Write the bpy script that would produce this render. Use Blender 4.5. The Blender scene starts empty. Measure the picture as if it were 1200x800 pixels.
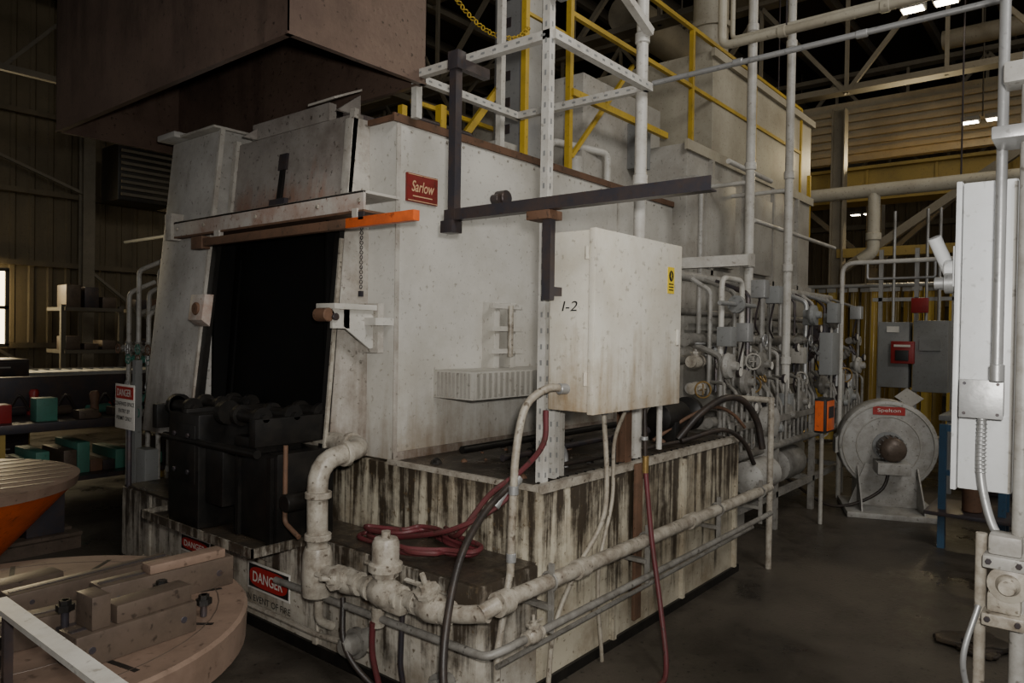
import bpy, bmesh, math, random
from mathutils import Vector, Matrix
random.seed(7)
V=Vector
# ------------------------------------------------------------------ materials
def nd(nt,t,**k):
    n=nt.nodes.new(t)
    for a,b in k.items(): setattr(n,a,b)
    return n
def paint(name,base,dirt=(0.12,0.09,0.06),amt=0.5,rust=None,ramt=0.0,z0=0,z1=3,rough=0.5,metal=0.0,scale=2.5,bump=0.08,spec=0.4,streak=(6,6,0.6),lo=0.50,hi=0.74,slope=0.18,wet=False,iso=0.42,fine=None):
    """painted / worn surface: blotchy grime + vertical runs stronger near height z0 (fading by z1)"""
    m=bpy.data.materials.new(name); m.use_nodes=True; nt=m.node_tree; L=nt.links
    b=nt.nodes['Principled BSDF']; geo=nd(nt,'ShaderNodeNewGeometry')
    n1=nd(nt,'ShaderNodeTexNoise'); n1.inputs['Scale'].default_value=scale; n1.inputs['Detail'].default_value=10; n1.inputs['Roughness'].default_value=0.72
    L.new(geo.outputs['Position'],n1.inputs['Vector'])
    r1=nd(nt,'ShaderNodeMapRange'); r1.inputs[1].default_value=0.42; r1.inputs[2].default_value=0.72
    r1.inputs[4].default_value=amt
    L.new(n1.outputs['Fac'],r1.inputs[0])
    mx=nd(nt,'ShaderNodeMix',data_type='RGBA'); mx.inputs[6].default_value=(*base,1); mx.inputs[7].default_value=(*dirt,1)
    L.new(r1.outputs[0],mx.inputs[0]); out=mx.outputs[2]
    if rust:
        mp=nd(nt,'ShaderNodeMapping'); mp.inputs['Scale'].default_value=streak
        L.new(geo.outputs['Position'],mp.inputs['Vector'])
        n2=nd(nt,'ShaderNodeTexNoise'); n2.inputs['Scale'].default_value=1.0; n2.inputs['Detail'].default_value=8; n2.inputs['Roughness'].default_value=0.66; n2.inputs['Distortion'].default_value=0.25
        L.new(mp.outputs[0],n2.inputs['Vector'])
        sx=nd(nt,'ShaderNodeSeparateXYZ'); L.new(geo.outputs['Position'],sx.inputs[0])
        g=nd(nt,'ShaderNodeMapRange'); g.inputs[1].default_value=z0; g.inputs[2].default_value=z1; g.inputs[3].default_value=slope; g.inputs[4].default_value=-0.10
        L.new(sx.outputs['Z'],g.inputs[0])
        n4=nd(nt,'ShaderNodeTexNoise'); n4.inputs['Scale'].default_value=3.1; n4.inputs['Detail'].default_value=8; n4.inputs['Roughness'].default_value=0.75
        L.new(geo.outputs['Position'],n4.inputs['Vector'])
        av=nd(nt,'ShaderNodeMix',data_type='FLOAT'); av.inputs[0].default_value=iso
        L.new(n2.outputs['Fac'],av.inputs[2]); L.new(n4.outputs['Fac'],av.inputs[3])
        ad=nd(nt,'ShaderNodeMath',operation='ADD'); L.new(av.outputs[0],ad.inputs[0]); L.new(g.outputs[0],ad.inputs[1])
        r2=nd(nt,'ShaderNodeMapRange'); r2.inputs[1].default_value=lo; r2.inputs[2].default_value=hi; r2.inputs[4].default_value=ramt
        L.new(ad.outputs[0],r2.inputs[0])
        m2=nd(nt,'ShaderNodeMix',data_type='RGBA'); m2.inputs[7].default_value=(*rust,1)
        L.new(r2.outputs[0],m2.inputs[0]); L.new(out,m2.inputs[6]); out=m2.outputs[2]
    n3=nd(nt,'ShaderNodeTexNoise'); n3.inputs['Scale'].default_value=38; n3.inputs['Detail'].default_value=5
    L.new(geo.outputs['Position'],n3.inputs['Vector'])
    r3=nd(nt,'ShaderNodeMapRange'); r3.inputs[1].default_value=0.62; r3.inputs[2].default_value=0.70; r3.inputs[4].default_value=min(1,amt*0.95)
    L.new(n3.outputs['Fac'],r3.inputs[0])
    fc=fine if fine else tuple(c*0.6 for c in dirt)
    m3=nd(nt,'ShaderNodeMix',data_type='RGBA'); m3.inputs[7].default_value=(*fc,1)
    L.new(r3.outputs[0],m3.inputs[0]); L.new(out,m3.inputs[6]); L.new(m3.outputs[2],b.inputs['Base Color'])
    b.inputs['Roughness'].default_value=rough; b.inputs['Metallic'].default_value=metal
    if wet:
        rr=nd(nt,'ShaderNodeMapRange'); rr.inputs[1].default_value=0.5; rr.inputs[2].default_value=0.66; rr.inputs[3].default_value=rough; rr.inputs[4].default_value=0.16
        L.new(n1.outputs['Fac'],rr.inputs[0]); L.new(rr.outputs[0],b.inputs['Roughness'])
    b.inputs['Specular IOR Level'].default_value=spec
    if bump:
        bp=nd(nt,'ShaderNodeBump'); bp.inputs['Strength'].default_value=bump; bp.inputs['Distance'].default_value=0.01
        L.new(n3.outputs['Fac'],bp.inputs['Height']); L.new(bp.outputs[0],b.inputs['Normal'])
    return m
def emis(name,c,s):
    m=bpy.data.materials.new(name); m.use_nodes=True; b=m.node_tree.nodes['Principled BSDF']
    b.inputs['Base Color'].default_value=(*c,1); b.inputs['Emission Color'].default_value=(*c,1); b.inputs['Emission Strength'].default_value=s
    return m
M={}
M['body']=paint('furnace_white_paint',(0.485,0.468,0.425),(0.27,0.24,0.185),0.6,(0.17,0.115,0.06),0.8,0.9,1.5,0.45,scale=1.6)
M['vest']=paint('sooty_white_paint',(0.42,0.395,0.35),(0.15,0.12,0.09),0.8,(0.09,0.052,0.028),0.92,0.9,2.0,0.5,scale=4.5)
M['cheek']=paint('grey_soot_hazed_paint',(0.37,0.355,0.33),(0.18,0.165,0.14),0.8,(0.07,0.055,0.04),0.88,0.9,1.9,0.5,scale=2.8)
M['soot']=paint('sooted_sheet_metal',(0.27,0.245,0.22),(0.095,0.072,0.058),0.92,(0.19,0.075,0.035),0.88,2.3,2.65,0.46,scale=2.2,lo=.48,hi=.68)
M['lintel']=paint('heat_stained_lintel_paint',(0.42,0.39,0.35),(0.22,0.09,0.045),0.85,rough=0.5,scale=3.2)
M['base']=paint('drip_stained_tank_paint',(0.43,0.39,0.30),(0.15,0.105,0.055),0.95,(0.026,0.018,0.011),0.97,0.94,-0.15,0.38,streak=(15,15,0.9),scale=2.6,lo=0.50,hi=0.61,slope=0.115,iso=0.34)
M['basef']=paint('stained_tank_front_paint',(0.43,0.40,0.34),(0.15,0.11,0.065),0.92,(0.028,0.020,0.013),0.96,0.60,-0.1,0.38,streak=(13,13,1.2),scale=3.4,lo=0.495,hi=0.61,slope=0.11,iso=0.36)
M['oil']=paint('oily_deck_steel',(0.026,0.021,0.016),(0.085,0.062,0.04),0.75,rough=0.42,scale=7,bump=0.35,wet=True)
M['hood']=paint('heat_stained_hood_steel',(0.140,0.094,0.072),(0.062,0.040,0.032),0.95,(0.018,0.012,0.010),0.92,4.3,2.8,0.34,metal=0.35,scale=1.1,streak=(3.2,3.2,0.7),spec=0.5,iso=.3)
M['white']=paint('white_paint',(0.55,0.56,0.56),(0.33,0.32,0.29),0.4,rough=0.4)
M['encl']=paint('enclosure_white_paint',(0.63,0.60,0.52),(0.41,0.35,0.245),0.6,(0.24,0.155,0.07),0.85,1.25,1.8,0.38,streak=(10,10,0.9),scale=2.4)
M['pipe']=paint('dirty_white_pipe_paint',(0.35,0.32,0.265),(0.085,0.058,0.035),0.92,rough=0.40,scale=11)
M['pipec']=paint('clean_white_pipe_paint',(0.46,0.445,0.405),(0.20,0.165,0.125),0.55,rough=0.42,scale=6)
M['pipeg']=paint('grimy_grey_pipe_paint',(0.20,0.19,0.17),(0.06,0.05,0.038),0.85,rough=0.45,scale=9)
M['pipem']=paint('grey_pipe_paint',(0.31,0.30,0.275),(0.12,0.10,0.078),0.75,rough=0.45,scale=8)
M['rear']=paint('rear_white_paint',(0.33,0.315,0.28),(0.155,0.13,0.10),0.7,rough=0.5)
M['beige']=paint('beige_duct_paint',(0.37,0.34,0.265),(0.19,0.155,0.105),0.6,rough=0.5)
M['galv']=paint('galvanised_steel',(0.34,0.34,0.335),(0.18,0.175,0.16),0.45,rough=0.4,metal=0.5)
M['black']=paint('black_oily_steel',(0.007,0.0065,0.006),(0.022,0.018,0.014),0.6,rough=0.40,scale=8,spec=0.28)
M['void']=paint('near_black_door_recess',(0.003,0.003,0.003),(0.006,0.005,0.004),0.5,rough=0.7,spec=0.1)  # near-black colour stands in for the dark depth of the door opening
M['dsteel']=paint('dark_bar_steel',(0.042,0.039,0.046),(0.10,0.062,0.04),0.6,rough=0.38,metal=0.4,scale=7)
M['rusty']=paint('rusty_steel',(0.12,0.062,0.035),(0.05,0.032,0.02),0.8,rough=0.7,scale=8)
M['tan']=paint('tan_oxidised_steel',(0.19,0.130,0.096),(0.10,0.065,0.046),0.8,rough=0.42,metal=0.15,scale=5)
M['brown']=paint('brown_steel_blocks',(0.098,0.072,0.054),(0.04,0.029,0.022),0.75,rough=0.42,metal=0.3,scale=6)
M['yellow']=paint('yellow_safety_paint',(0.44,0.29,0.022),(0.14,0.10,0.025),0.55,rough=0.45)
M['crane']=paint('crane_yellow_paint',(0.30,0.21,0.05),(0.14,0.10,0.04),0.55,rough=0.5)
M['orange']=paint('orange_paint',(0.64,0.115,0.018),(0.25,0.055,0.022),0.7,rough=0.4,scale=7)
M['red']=paint('red_paint',(0.24,0.014,0.014),(0.10,0.02,0.02),0.5,rough=0.4)
M['redplate']=paint('red_nameplate_enamel',(0.19,0.016,0.014),(0.07,0.028,0.018),0.65,rough=0.3)
M['hose']=paint('maroon_rubber_hose',(0.105,0.020,0.024),(0.05,0.028,0.02),0.78,rough=0.5,scale=9)
M['bhose']=paint('black_rubber_hose',(0.020,0.016,0.014),(0.06,0.04,0.027),0.6,rough=0.45,scale=9)
M['whose']=paint('flexible_conduit_grey',(0.32,0.29,0.235),(0.11,0.078,0.048),0.88,rough=0.5,scale=11)
M['blue']=paint('blue_paint',(0.02,0.06,0.11),(0.035,0.04,0.045),0.5,rough=0.5)
M['green']=paint('green_valve_paint',(0.045,0.16,0.12),(0.05,0.06,0.045),0.5,rough=0.5)
M['grey']=paint('grey_enamel',(0.205,0.21,0.205),(0.11,0.10,0.09),0.5,rough=0.5)
M['brass']=paint('brass',(0.34,0.22,0.08),(0.14,0.09,0.045),0.5,rough=0.35,metal=0.7)
M['gold']=paint('nameplate_cream_lettering',(0.58,0.38,0.22),(0.28,0.16,0.09),0.5,rough=0.45,bump=0)
M['signw']=paint('sign_white',(0.60,0.58,0.53),(0.30,0.25,0.185),0.45,rough=0.4,bump=0)
M['signr']=paint('sign_red',(0.33,0.016,0.014),(0.15,0.022,0.014),0.5,rough=0.4,bump=0)
M['signk']=paint('sign_black',(0.01,0.01,0.01),(0.03,0.03,0.03),0.3,rough=0.5,bump=0)
M['signy']=paint('sign_yellow',(0.68,0.49,0.02),(0.36,0.27,0.03),0.3,rough=0.4,bump=0)
M['floor']=paint('oil_stained_concrete',(0.062,0.052,0.040),(0.009,0.008,0.007),0.98,rough=0.5,scale=0.9,bump=0.25,wet=True)
M['wall']=paint('olive_corrugated_steel',(0.135,0.107,0.063),(0.068,0.054,0.031),0.6,(0.04,0.03,0.018),0.4,0,8,0.6,scale=0.8)
M['roof']=paint('dark_roof_deck',(0.020,0.017,0.013),(0.011,0.009,0.007),0.6,rough=0.85,scale=0.7)
M['truss']=paint('truss_steel',(0.095,0.082,0.06),(0.035,0.03,0.022),0.5,rough=0.6)
M['truss2']=paint('pale_truss_steel',(0.185,0.16,0.115),(0.08,0.07,0.05),0.5,rough=0.6)
M['panel']=paint('ribbed_panel_paint',(0.32,0.28,0.20),(0.17,0.14,0.09),0.5,rough=0.6)
M['lamp']=emis('lamp_glow',(1,0.88,0.66),18)
M['daylight']=emis('window_daylight',(1,0.80,0.45),7)
for nm,c,al in(('pvc',(0.42,0.28,0.03),.7),('pvc2',(0.15,0.10,0.015),.85),('pvc3',(0.60,0.44,0.09),.6)):
    m=bpy.data.materials.new(nm+'_yellow_strip'); m.use_nodes=True; b=m.node_tree.nodes['Principled BSDF']
    b.inputs['Base Color'].default_value=(*c,1); b.inputs['Roughness'].default_value=0.2; b.inputs['Alpha'].default_value=al
    M[nm]=m
# ------------------------------------------------------------------ builder
def smooth_path(p,n=8):
    p=[V(q) for q in p]; o=[]
    q=[2*p[0]-p[1]]+p+[2*p[-1]-p[-2]]
    for i in range(1,len(q)-2):
        a,b_,c,d=q[i-1],q[i],q[i+1],q[i+2]
        for k in range(n):
            t=k/n
            o.append(0.5*((2*b_)+(c-a)*t+(2*a-5*b_+4*c-d)*t*t+(3*b_-a-3*c+d)*t**3))
    o.append(p[-1]); return o
class B:
    def __init__(s,name): s.name=name; s.bm=bmesh.new(); s.mats=[]
    def mi(s,k):
        if k not in s.mats: s.mats.append(k)
        return s.mats.index(k)
    def prism(s,base,vec,mat,bev=0):
        vec=V(vec); i=s.mi(mat); base=[V(p) for p in base]; n=len(base)
        a=[s.bm.verts.new(p) for p in base]; c=[s.bm.verts.new(p+vec) for p in base]
        fs=[s.bm.faces.new(a),s.bm.faces.new(c[::-1])]
        for k in range(n): fs.append(s.bm.faces.new((a[k],c[k],c[(k+1)%n],a[(k+1)%n])))
        for f in fs: f.material_index=i
        bmesh.ops.recalc_face_normals(s.bm,faces=fs)
        if bev:
            es=list({e for f in fs for e in f.edges})
            r=bmesh.ops.bevel(s.bm,geom=es,offset=bev,segments=2,affect='EDGES',profile=0.6)
            for f in r['faces']: f.material_index=i
    def box(s,x0,x1,y0,y1,z0,z1,mat,bev=0):
        s.prism([(x0,y0,z0),(x1,y0,z0),(x1,y1,z0),(x0,y1,z0)],(0,0,z1-z0),mat,bev)
    def bar(s,p,q,w,h,mat,up=(0,0,1),bev=0):
        p=V(p);q=V(q);d=(q-p).normalized();u=V(up)
        if abs(d.dot(u))>0.98:u=V((1,0,0))
        r=d.cross(u).normalized();u=r.cross(d)
        s.prism([p+r*w/2*a+u*h/2*b_ for a,b_ in((-1,-1),(1,-1),(1,1),(-1,1))],q-p,mat,bev)
    def angle(s,p,q,w,t,mat,a=(0,0,1),b_=(1,0,0)):
        p=V(p);q=V(q);a=V(a);b_=V(b_)
        s.prism([p,p+a*w,p+a*w+b_*t,p+b_*t+a*t,p+b_*w+a*t,p+b_*w],q-p,mat)
    def ibeam(s,p,q,w,h,t,mat,up=(0,0,1)):
        p=V(p);q=V(q);d=(q-p).normalized();u=V(up);r=d.cross(u).normalized()
        P=[(-w/2,-h/2),(w/2,-h/2),(w/2,-h/2+t),(t/2,-h/2+t),(t/2,h/2-t),(w/2,h/2-t),(w/2,h/2),(-w/2,h/2),(-w/2,h/2-t),(-t/2,h/2-t),(-t/2,-h/2+t),(-w/2,-h/2+t)]
        s.prism([p+r*x+u*y for x,y in P],q-p,mat)
    def lathe(s,o,d,prof,mat,seg=20):
        o=V(o);d=V(d).normalized();u=V((0,0,1)) if abs(d.z)<0.9 else V((1,0,0))
        r=d.cross(u).normalized();u=r.cross(d);i=s.mi(mat);rings=[];fs=[]
        for t,R in prof:
            R=max(R,0.0004)
            rings.append([s.bm.verts.new(o+d*t+(r*math.cos(2*math.pi*k/seg)+u*math.sin(2*math.pi*k/seg))*R) for k in range(seg)])
        for a,b_ in zip(rings,rings[1:]):
            for k in range(seg):
                f=s.bm.faces.new((a[k],a[(k+1)%seg],b_[(k+1)%seg],b_[k]));f.smooth=True;fs.append(f)
        fs+= [s.bm.faces.new(rings[0][::-1]),s.bm.faces.new(rings[-1])]
        for f in fs:f.material_index=i
        bmesh.ops.recalc_face_normals(s.bm,faces=fs)
    def cyl(s,p,q,r,mat,seg=16):
        p=V(p);q=V(q);L=(q-p).length;c=min(r*0.12,L*0.2)
        s.lathe(p,q-p,[(0,r-c),(c,r),(L-c,r),(L,r-c)],mat,seg)
    def ball(s,c,r,mat,seg=14):
        c=V(c);s.lathe(c-V((0,0,r)),(0,0,1),[(r-r*math.cos(math.pi*k/8),r*math.sin(math.pi*k/8)) for k in range(9)],mat,seg)
    def tube(s,pts,r,mat,seg=10,fil=None,smooth=False):
        pts=[V(p) for p in pts]
        if smooth: P=smooth_path(pts)
        else:
            if fil is None: fil=r*2.2
            P=[pts[0]]
            for a,b_,c in zip(pts,pts[1:],pts[2:]):
                u=(a-b_);w=(c-b_);f=min(fil,u.length*0.45,w.length*0.45)
                A=b_+u.normalized()*f;C=b_+w.normalized()*f
                for k in range(6):
                    t=k/5;P.append(A*(1-t)**2+b_*2*t*(1-t)+C*t*t)
            P.append(pts[-1])
        i=s.mi(mat);rings=[];fs=[];nrm=None
        n=len(P)
        for k in range(n):
            d=(P[min(k+1,n-1)]-P[max(k-1,0)]).normalized()
            if nrm is None:
                nrm=d.cross(V((0,0,1)) if abs(d.z)<0.9 else V((1,0,0))).normalized()
            else: nrm=(nrm-d*nrm.dot(d)).normalized()
            bn=d.cross(nrm)
            rings.append([s.bm.verts.new(P[k]+(nrm*math.cos(2*math.pi*j/seg)+bn*math.sin(2*math.pi*j/seg))*r) for j in range(seg)])
        for a,b_ in zip(rings,rings[1:]):
            for j in range(seg):
                f=s.bm.faces.new((a[j],a[(j+1)%seg],b_[(j+1)%seg],b_[j]));f.smooth=True;fs.append(f)
        fs+=[s.bm.faces.new(rings[0][::-1]),s.bm.faces.new(rings[-1])]
        for f in fs:f.material_index=i
        bmesh.ops.recalc_face_normals(s.bm,faces=fs)
    def ring(s,c,d,R,r,mat,seg=20):
        c=V(c);d=V(d).normalized();u=V((0,0,1)) if abs(d.z)<0.9 else V((1,0,0));a=d.cross(u).normalized();b_=a.cross(d)
        P=[c+(a*math.cos(2*math.pi*k/seg)+b_*math.sin(2*math.pi*k/seg))*R for k in range(seg)]
        i=s.mi(mat);rings=[];fs=[];nn=a.cross(b_)
        for k in range(seg):
            o=(P[k]-c).normalized()
            rings.append([s.bm.verts.new(P[k]+(o*math.cos(2*math.pi*j/6)+nn*math.sin(2*math.pi*j/6))*r) for j in range(6)])
        for k in range(seg):
            A=rings[k];C=rings[(k+1)%seg]
            for j in range(6):
                f=s.bm.faces.new((A[j],A[(j+1)%6],C[(j+1)%6],C[j]));f.smooth=True;f.material_index=i;fs.append(f)
        bmesh.ops.recalc_face_normals(s.bm,faces=fs)
    def flange(s,c,d,R,t,mat,bolts=6):
        c=V(c);d=V(d).normalized();s.lathe(c-d*t/2,d,[(0,R*0.96),(t*0.1,R),(t*0.9,R),(t,R*0.96)],mat,18)
        u=V((0,0,1)) if abs(d.z)<0.9 else V((1,0,0));a=d.cross(u).normalized();b_=a.cross(d)
        for k in range(bolts):
            an=2*math.pi*(k+.5)/bolts;p=c+(a*math.cos(an)+b_*math.sin(an))*R*0.8
            s.cyl(p-d*t*0.9,p+d*t*0.9,R*0.09,mat,6)
    def valve(s,c,d,r,mat,up=(0,0,1),wheel=None):
        c=V(c);d=V(d).normalized();up=V(up).normalized()
        s.lathe(c-d*r*3,d,[(0,r*1.5),(r*.6,r*1.55),(r*.7,r*1.15),(r*1.6,r*1.7),(r*3,r*1.9),(r*4.4,r*1.7),(r*5.3,r*1.15),(r*5.4,r*1.55),(r*6,r*1.5)],mat,14)
        s.lathe(c,up,[(0,r*1.3),(r*2,r*1.2),(r*2.05,r*1.6),(r*2.6,r*1.6),(r*2.65,r*.8),(r*3.3,r*.8),(r*3.35,r*.35),(r*4.8,r*.35)],mat,8)
        if wheel:
            s.ring(c+up*r*4.6,up,r*2.1,r*.25,wheel,16)
            a=up.cross(d)
            for v in(a,d): s.cyl(c+up*r*4.6-v*r*2.1,c+up*r*4.6+v*r*2.1,r*.18,wheel,6)
        else: s.bar(c+up*r*3.0-d*r*.4,c+up*r*3.0+d*r*3.6,r*.5,r*.3,mat,up=up)
    def text(s,t,o,right,up,h,mat,w=None,ext=0.0012,bold=0.0,shear=0.0):
        cu=bpy.data.curves.new('t','FONT');cu.body=t;cu.size=1;cu.align_x='CENTER';cu.align_y='CENTER';cu.extrude=0;cu.offset=bold;cu.shear=shear
        ob=bpy.data.objects.new('t',cu);bpy.context.scene.collection.objects.link(ob)
        bpy.context.view_layer.update()
        me=bpy.data.meshes.new_from_object(ob.evaluated_get(bpy.context.evaluated_depsgraph_get()))
        xs=[v.co.x for v in me.vertices];ys=[v.co.y for v in me.vertices]
        cx=(max(xs)+min(xs))/2;cy=(max(ys)+min(ys))/2;sy=h/(max(ys)-min(ys));sx=sy if w is None else w/(max(xs)-min(xs))
        o=V(o);right=V(right).normalized();up=V(up).normalized();n=right.cross(up);i=s.mi(mat)
        vs=[s.bm.verts.new(o+right*(v.co.x-cx)*sx+up*(v.co.y-cy)*sy+n*ext) for v in me.vertices]
        for p in me.polygons:
            try:
                f=s.bm.faces.new([vs[k] for k in p.vertices]);f.material_index=i
            except Exception: pass
        bpy.data.objects.remove(ob);bpy.data.curves.remove(cu);bpy.data.meshes.remove(me)
    def done(s):
        me=bpy.data.meshes.new(s.name+'_mesh')
        xs=[v.co for v in s.bm.verts]
        lo=V((min(v.x for v in xs),min(v.y for v in xs),min(v.z for v in xs)));hi=V((max(v.x for v in xs),max(v.y for v in xs),max(v.z for v in xs)))
        c=V(((lo.x+hi.x)/2,(lo.y+hi.y)/2,lo.z))
        for v in s.bm.verts: v.co-=c
        s.bm.to_mesh(me);s.bm.free()
        try: me.set_sharp_from_angle(angle=math.radians(38))
        except Exception: pass
        for k in s.mats: me.materials.append(M[k])
        ob=bpy.data.objects.new(s.name,me);ob.location=c
        bpy.context.scene.collection.objects.link(ob);return ob
X=V((1,0,0));Y=V((0,1,0));Z=V((0,0,1))
# ------------------------------------------------------------------ room shell
CE=7.6
b=B('floor');b.box(-6,25,-6,17,-0.1,0,'floor');b.done()
b=B('ceiling');b.box(-6,25,-6,17,CE,CE+0.1,'roof')
for k in range(20): b.box(-6,25,-5.4+k*1.15,-5.3+k*1.15,CE-0.18,CE,'truss')
b.done()
def corr(b,p,d,n,L,h,pitch,depth,mat):
    p=V(p);d=V(d);n=V(n);i=b.mi(mat);N=int(L/pitch);row=[]
    for k in range(N):
        for t,o in((0,0),(.62,0),(.70,1),(.92,1)):
            row.append(p+d*(k+t)*pitch+n*o*depth)
    lo=[b.bm.verts.new(q) for q in row];hi=[b.bm.verts.new(q+Z*h) for q in row]
    for k in range(len(row)-1):
        f=b.bm.faces.new((lo[k],lo[k+1],hi[k+1],hi[k]));f.material_index=i
b=B('wall_left');b.box(-6,25,15.15,15.3,0,CE,'wall');corr(b,(-6,15.1,0),X,-Y,31,CE,0.3,0.025,'wall')
for z in(1.25,2.72,4.0,5.4):
    b.box(-6,25,14.92,15.04,z,z+0.09,'wall')
for x in(-3,1.9,5.55,8.6,13,18): 
    b.ibeam((x,14.8,0),(x,14.8,CE),0.2,0.22,0.02,'truss2',up=Y)
for x0,x1 in((1.9,5.55),(5.55,8.6)):
    b.bar((x0,14.85,2.75),(x1,14.85,0.3),0.05,0.05,'truss2');b.bar((x0,14.85,5.4),(x1,14.85,4.1),0.05,0.05,'truss2')
b.done()
b=B('wall_back');b.box(24.55,24.7,-6,17,0,CE,'wall');corr(b,(24.5,-6,0),Y,-X,22,CE,0.3,0.04,'wall')
for z in(2.6,5): b.box(24.2,24.42,-6,15,z,z+0.15,'truss2')
b.done()
def window(name,x0,x1,z0,z1):
    b=B(name);b.box(x0,x1,14.70,14.74,z0,z1,'daylight')
    for x in[x0+(x1-x0)*k/3 for k in range(4)]: b.box(x-.03,x+.03,14.66,14.76,z0,z1,'truss')
    for z in(z0,(z0+z1)/2,z1): b.box(x0-.03,x1+.03,14.66,14.76,z-.03,z+.03,'truss')
    b.done()
window('window_1',3.0,4.25,1.3,2.6)
b=B('window_2')
for k in range(4):
    x=6.55+k*0.28; b.box(x,x+0.04,14.6,14.64,4.4,4.75,'daylight'); b.box(x-.02,x,14.6,14.66,4.38,4.78,'truss')
b.done()
def truss(x,z0,z1,mat='truss'):
    b=B('roof_truss')
    for z in(z0,z1):
        b.angle((x,-6,z),(x,15,z),0.12,0.02,mat);b.angle((x,-6,z),(x,15,z),0.12,0.02,mat,b_=(-1,0,0))
    y=-6;k=0
    while y<14.4:
        b.bar((x,y,z0 if k%2 else z1),(x,y+1.3,z1 if k%2 else z0),0.06,0.06,mat)
        b.bar((x,y,z0),(x,y,z1),0.05,0.05,mat) ; y+=1.3;k+=1
    b.done()
for x in(8.2,11.6,15.8,20.5): truss(x,5.3+ (0.2 if x<9 else 0),6.9,'truss2' if x>11 else 'truss')
b=B('roof_truss')
for yy in(8.6,12.2,-.6):
    for z in(5.3,6.9): b.bar((-6 if yy>0 else 8,yy,z),(24,yy,z),0.09,0.09,'truss')
    for k in range(22 if yy>0 else 11):
        xs=(-6 if yy>0 else 8)+k*1.35
        b.bar((xs,yy,5.3 if k%2 else 6.9),(xs+1.35,yy,6.9 if k%2 else 5.3),0.05,0.05,'truss')
b.done()
b=B('ceiling_duct')
b.tube([(9.2,5.5,6.3),(24,5.5,6.3)],.28,'truss2',18);b.tube([(12.5,2.0,6.1),(12.5,-4.0,6.1)],.14,'truss2',12)
for x in(11,14,17,20): b.cyl((x,5.5,6.5),(x,5.5,CE),.012,'truss',6)
for y in(1.5,-1.5): b.cyl((12.5,y,6.2),(12.5,y,CE),.012,'truss',6)
b.done()
b=B('ribbed_wall_panel')
for j in range(6): b.box(14.55,14.62,-4,9,5.08+j*.15,5.17+j*.15,'panel',.01)
b.box(14.62,14.8,-4,9,4.95,6.08,'panel')
b.done()
b=B('bridge_crane_girder');b.box(13,13.35,-4,9,3.95,4.42,'crane');b.box(12.9,13.45,-4,9,4.42,4.47,'crane');b.box(12.9,13.45,-4,9,3.9,3.95,'crane')
for k in range(12): b.box(12.97,13.0,-3.9+k,-3.86+k,3.95,4.42,'crane')
b.box(12.6,12.95,4.1,4.7,3.5,3.9,'dsteel',.02)
for y in(-3.9,8.9): b.ibeam((13.17,y,0),(13.17,y,3.9),.3,.3,.02,'truss2',up=Y)
b.done()
b=B('building_column')
b.ibeam((17,3.9,0),(17,3.9,5.3),0.3,0.3,0.025,'truss2',up=Y);b.bar((17,3.9,3.2),(17,1.6,5.3),.1,.1,'truss2');b.bar((17,3.9,3.2),(17,6.2,5.3),.1,.1,'truss2');b.done()
b=B('braced_column')
b.bar((12.4,3.3,2.75),(12.4,.6,4.6),.12,.12,'truss2');b.ibeam((12.4,3.4,0),(12.4,3.4,5.3),.2,.2,.02,'truss2',up=Y);b.bar((12.4,3.4,3.0),(12.4,-2,3.0),.1,.14,'crane');b.done()
def lamp(x,y,z,pw,sz=0.4):
    b=B('high_bay_lamp')
    for o in(-0.17,0.17):
        b.box(x-.1,x+.1,y+o-.13,y+o+.13,z+.01,z+.09,'grey',.01);b.box(x-.08,x+.08,y+o-.11,y+o+.11,z,z+.012,'lamp')
    b.cyl((x,y,z+.08),(x,y,CE),.012,'truss',8);ob=b.done()
    if pw:
        l=bpy.data.lights.new('lamp_light','AREA');l.energy=pw;l.size=sz;l.color=(1,.84,.62)
        lo=bpy.data.objects.new('lamp_bulb',l);lo.location=(0,0,-0.05);lo.parent=ob
lamp(9.6,1.68,5.5,140);lamp(14,1.65,5.2,220);lamp(22.0,5.4,5.1,220);lamp(11.5,9.5,5.3,120);lamp(4.5,11.0,5.4,170);lamp(17.6,.6,5.2,120);lamp(19.5,3.4,5.1,120)  # lamps after the far rear one are added to lift the dim background
# ------------------------------------------------------------------ furnace
b=B('heat_treat_furnace')
b.box(2.69,5.95,3.03,5.1,0.94,2.82,'body',.008)
b.box(2.66,5.95,3.015,3.03,2.79,2.835,'rusty');b.box(2.67,2.69,3.03,3.3,2.8,2.83,'rusty')
for k in range(22): b.cyl((2.8+k*.14,3.03,2.76),(2.8+k*.14,3.018,2.76),.008,'vest',6)
b.box(5.0,5.02,3.02,3.03,.94,2.79,'vest')
b.box(2.69,2.72,3.024,3.03,.94,2.79,'vest');b.box(2.69,5.0,3.02,3.03,.94,.985,'vest')
# quench tank tiers
b.box(2.67,5.0,2.0,5.17,0.0,0.93,'base',.006)
b.box(2.68,5.0,2.01,3.03,0.93,0.94,'oil')
b.angle((2.66,1.99,.955),(5.0,1.99,.955),.04,.006,'pipe',a=(0,0,-1),b_=(0,1,0))
for k in range(30): b.cyl((2.7+k*.078,2.03,.955),(2.7+k*.078,2.03,.962),.008,'black',6)
b.box(2.655,2.68,2.0,3.03,.925,.95,'pipe')
b.box(2.25,2.665,2.0,3.05,0,.59,'basef',.006);b.box(2.26,2.66,2.01,3.04,.59,.6,'oil')
b.box(2.25,2.665,3.05,5.35,0,.53,'basef',.006);b.box(2.26,2.66,3.06,5.34,.53,.545,'oil')
b.box(2.235,2.25,2.0,5.35,.0,.06,'black');b.box(2.66,5.0,1.985,2.0,0,.05,'black')
for y in(3.07,4.9): b.box(2.235,2.25,y,y+.03,.06,.53,'basef')
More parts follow.
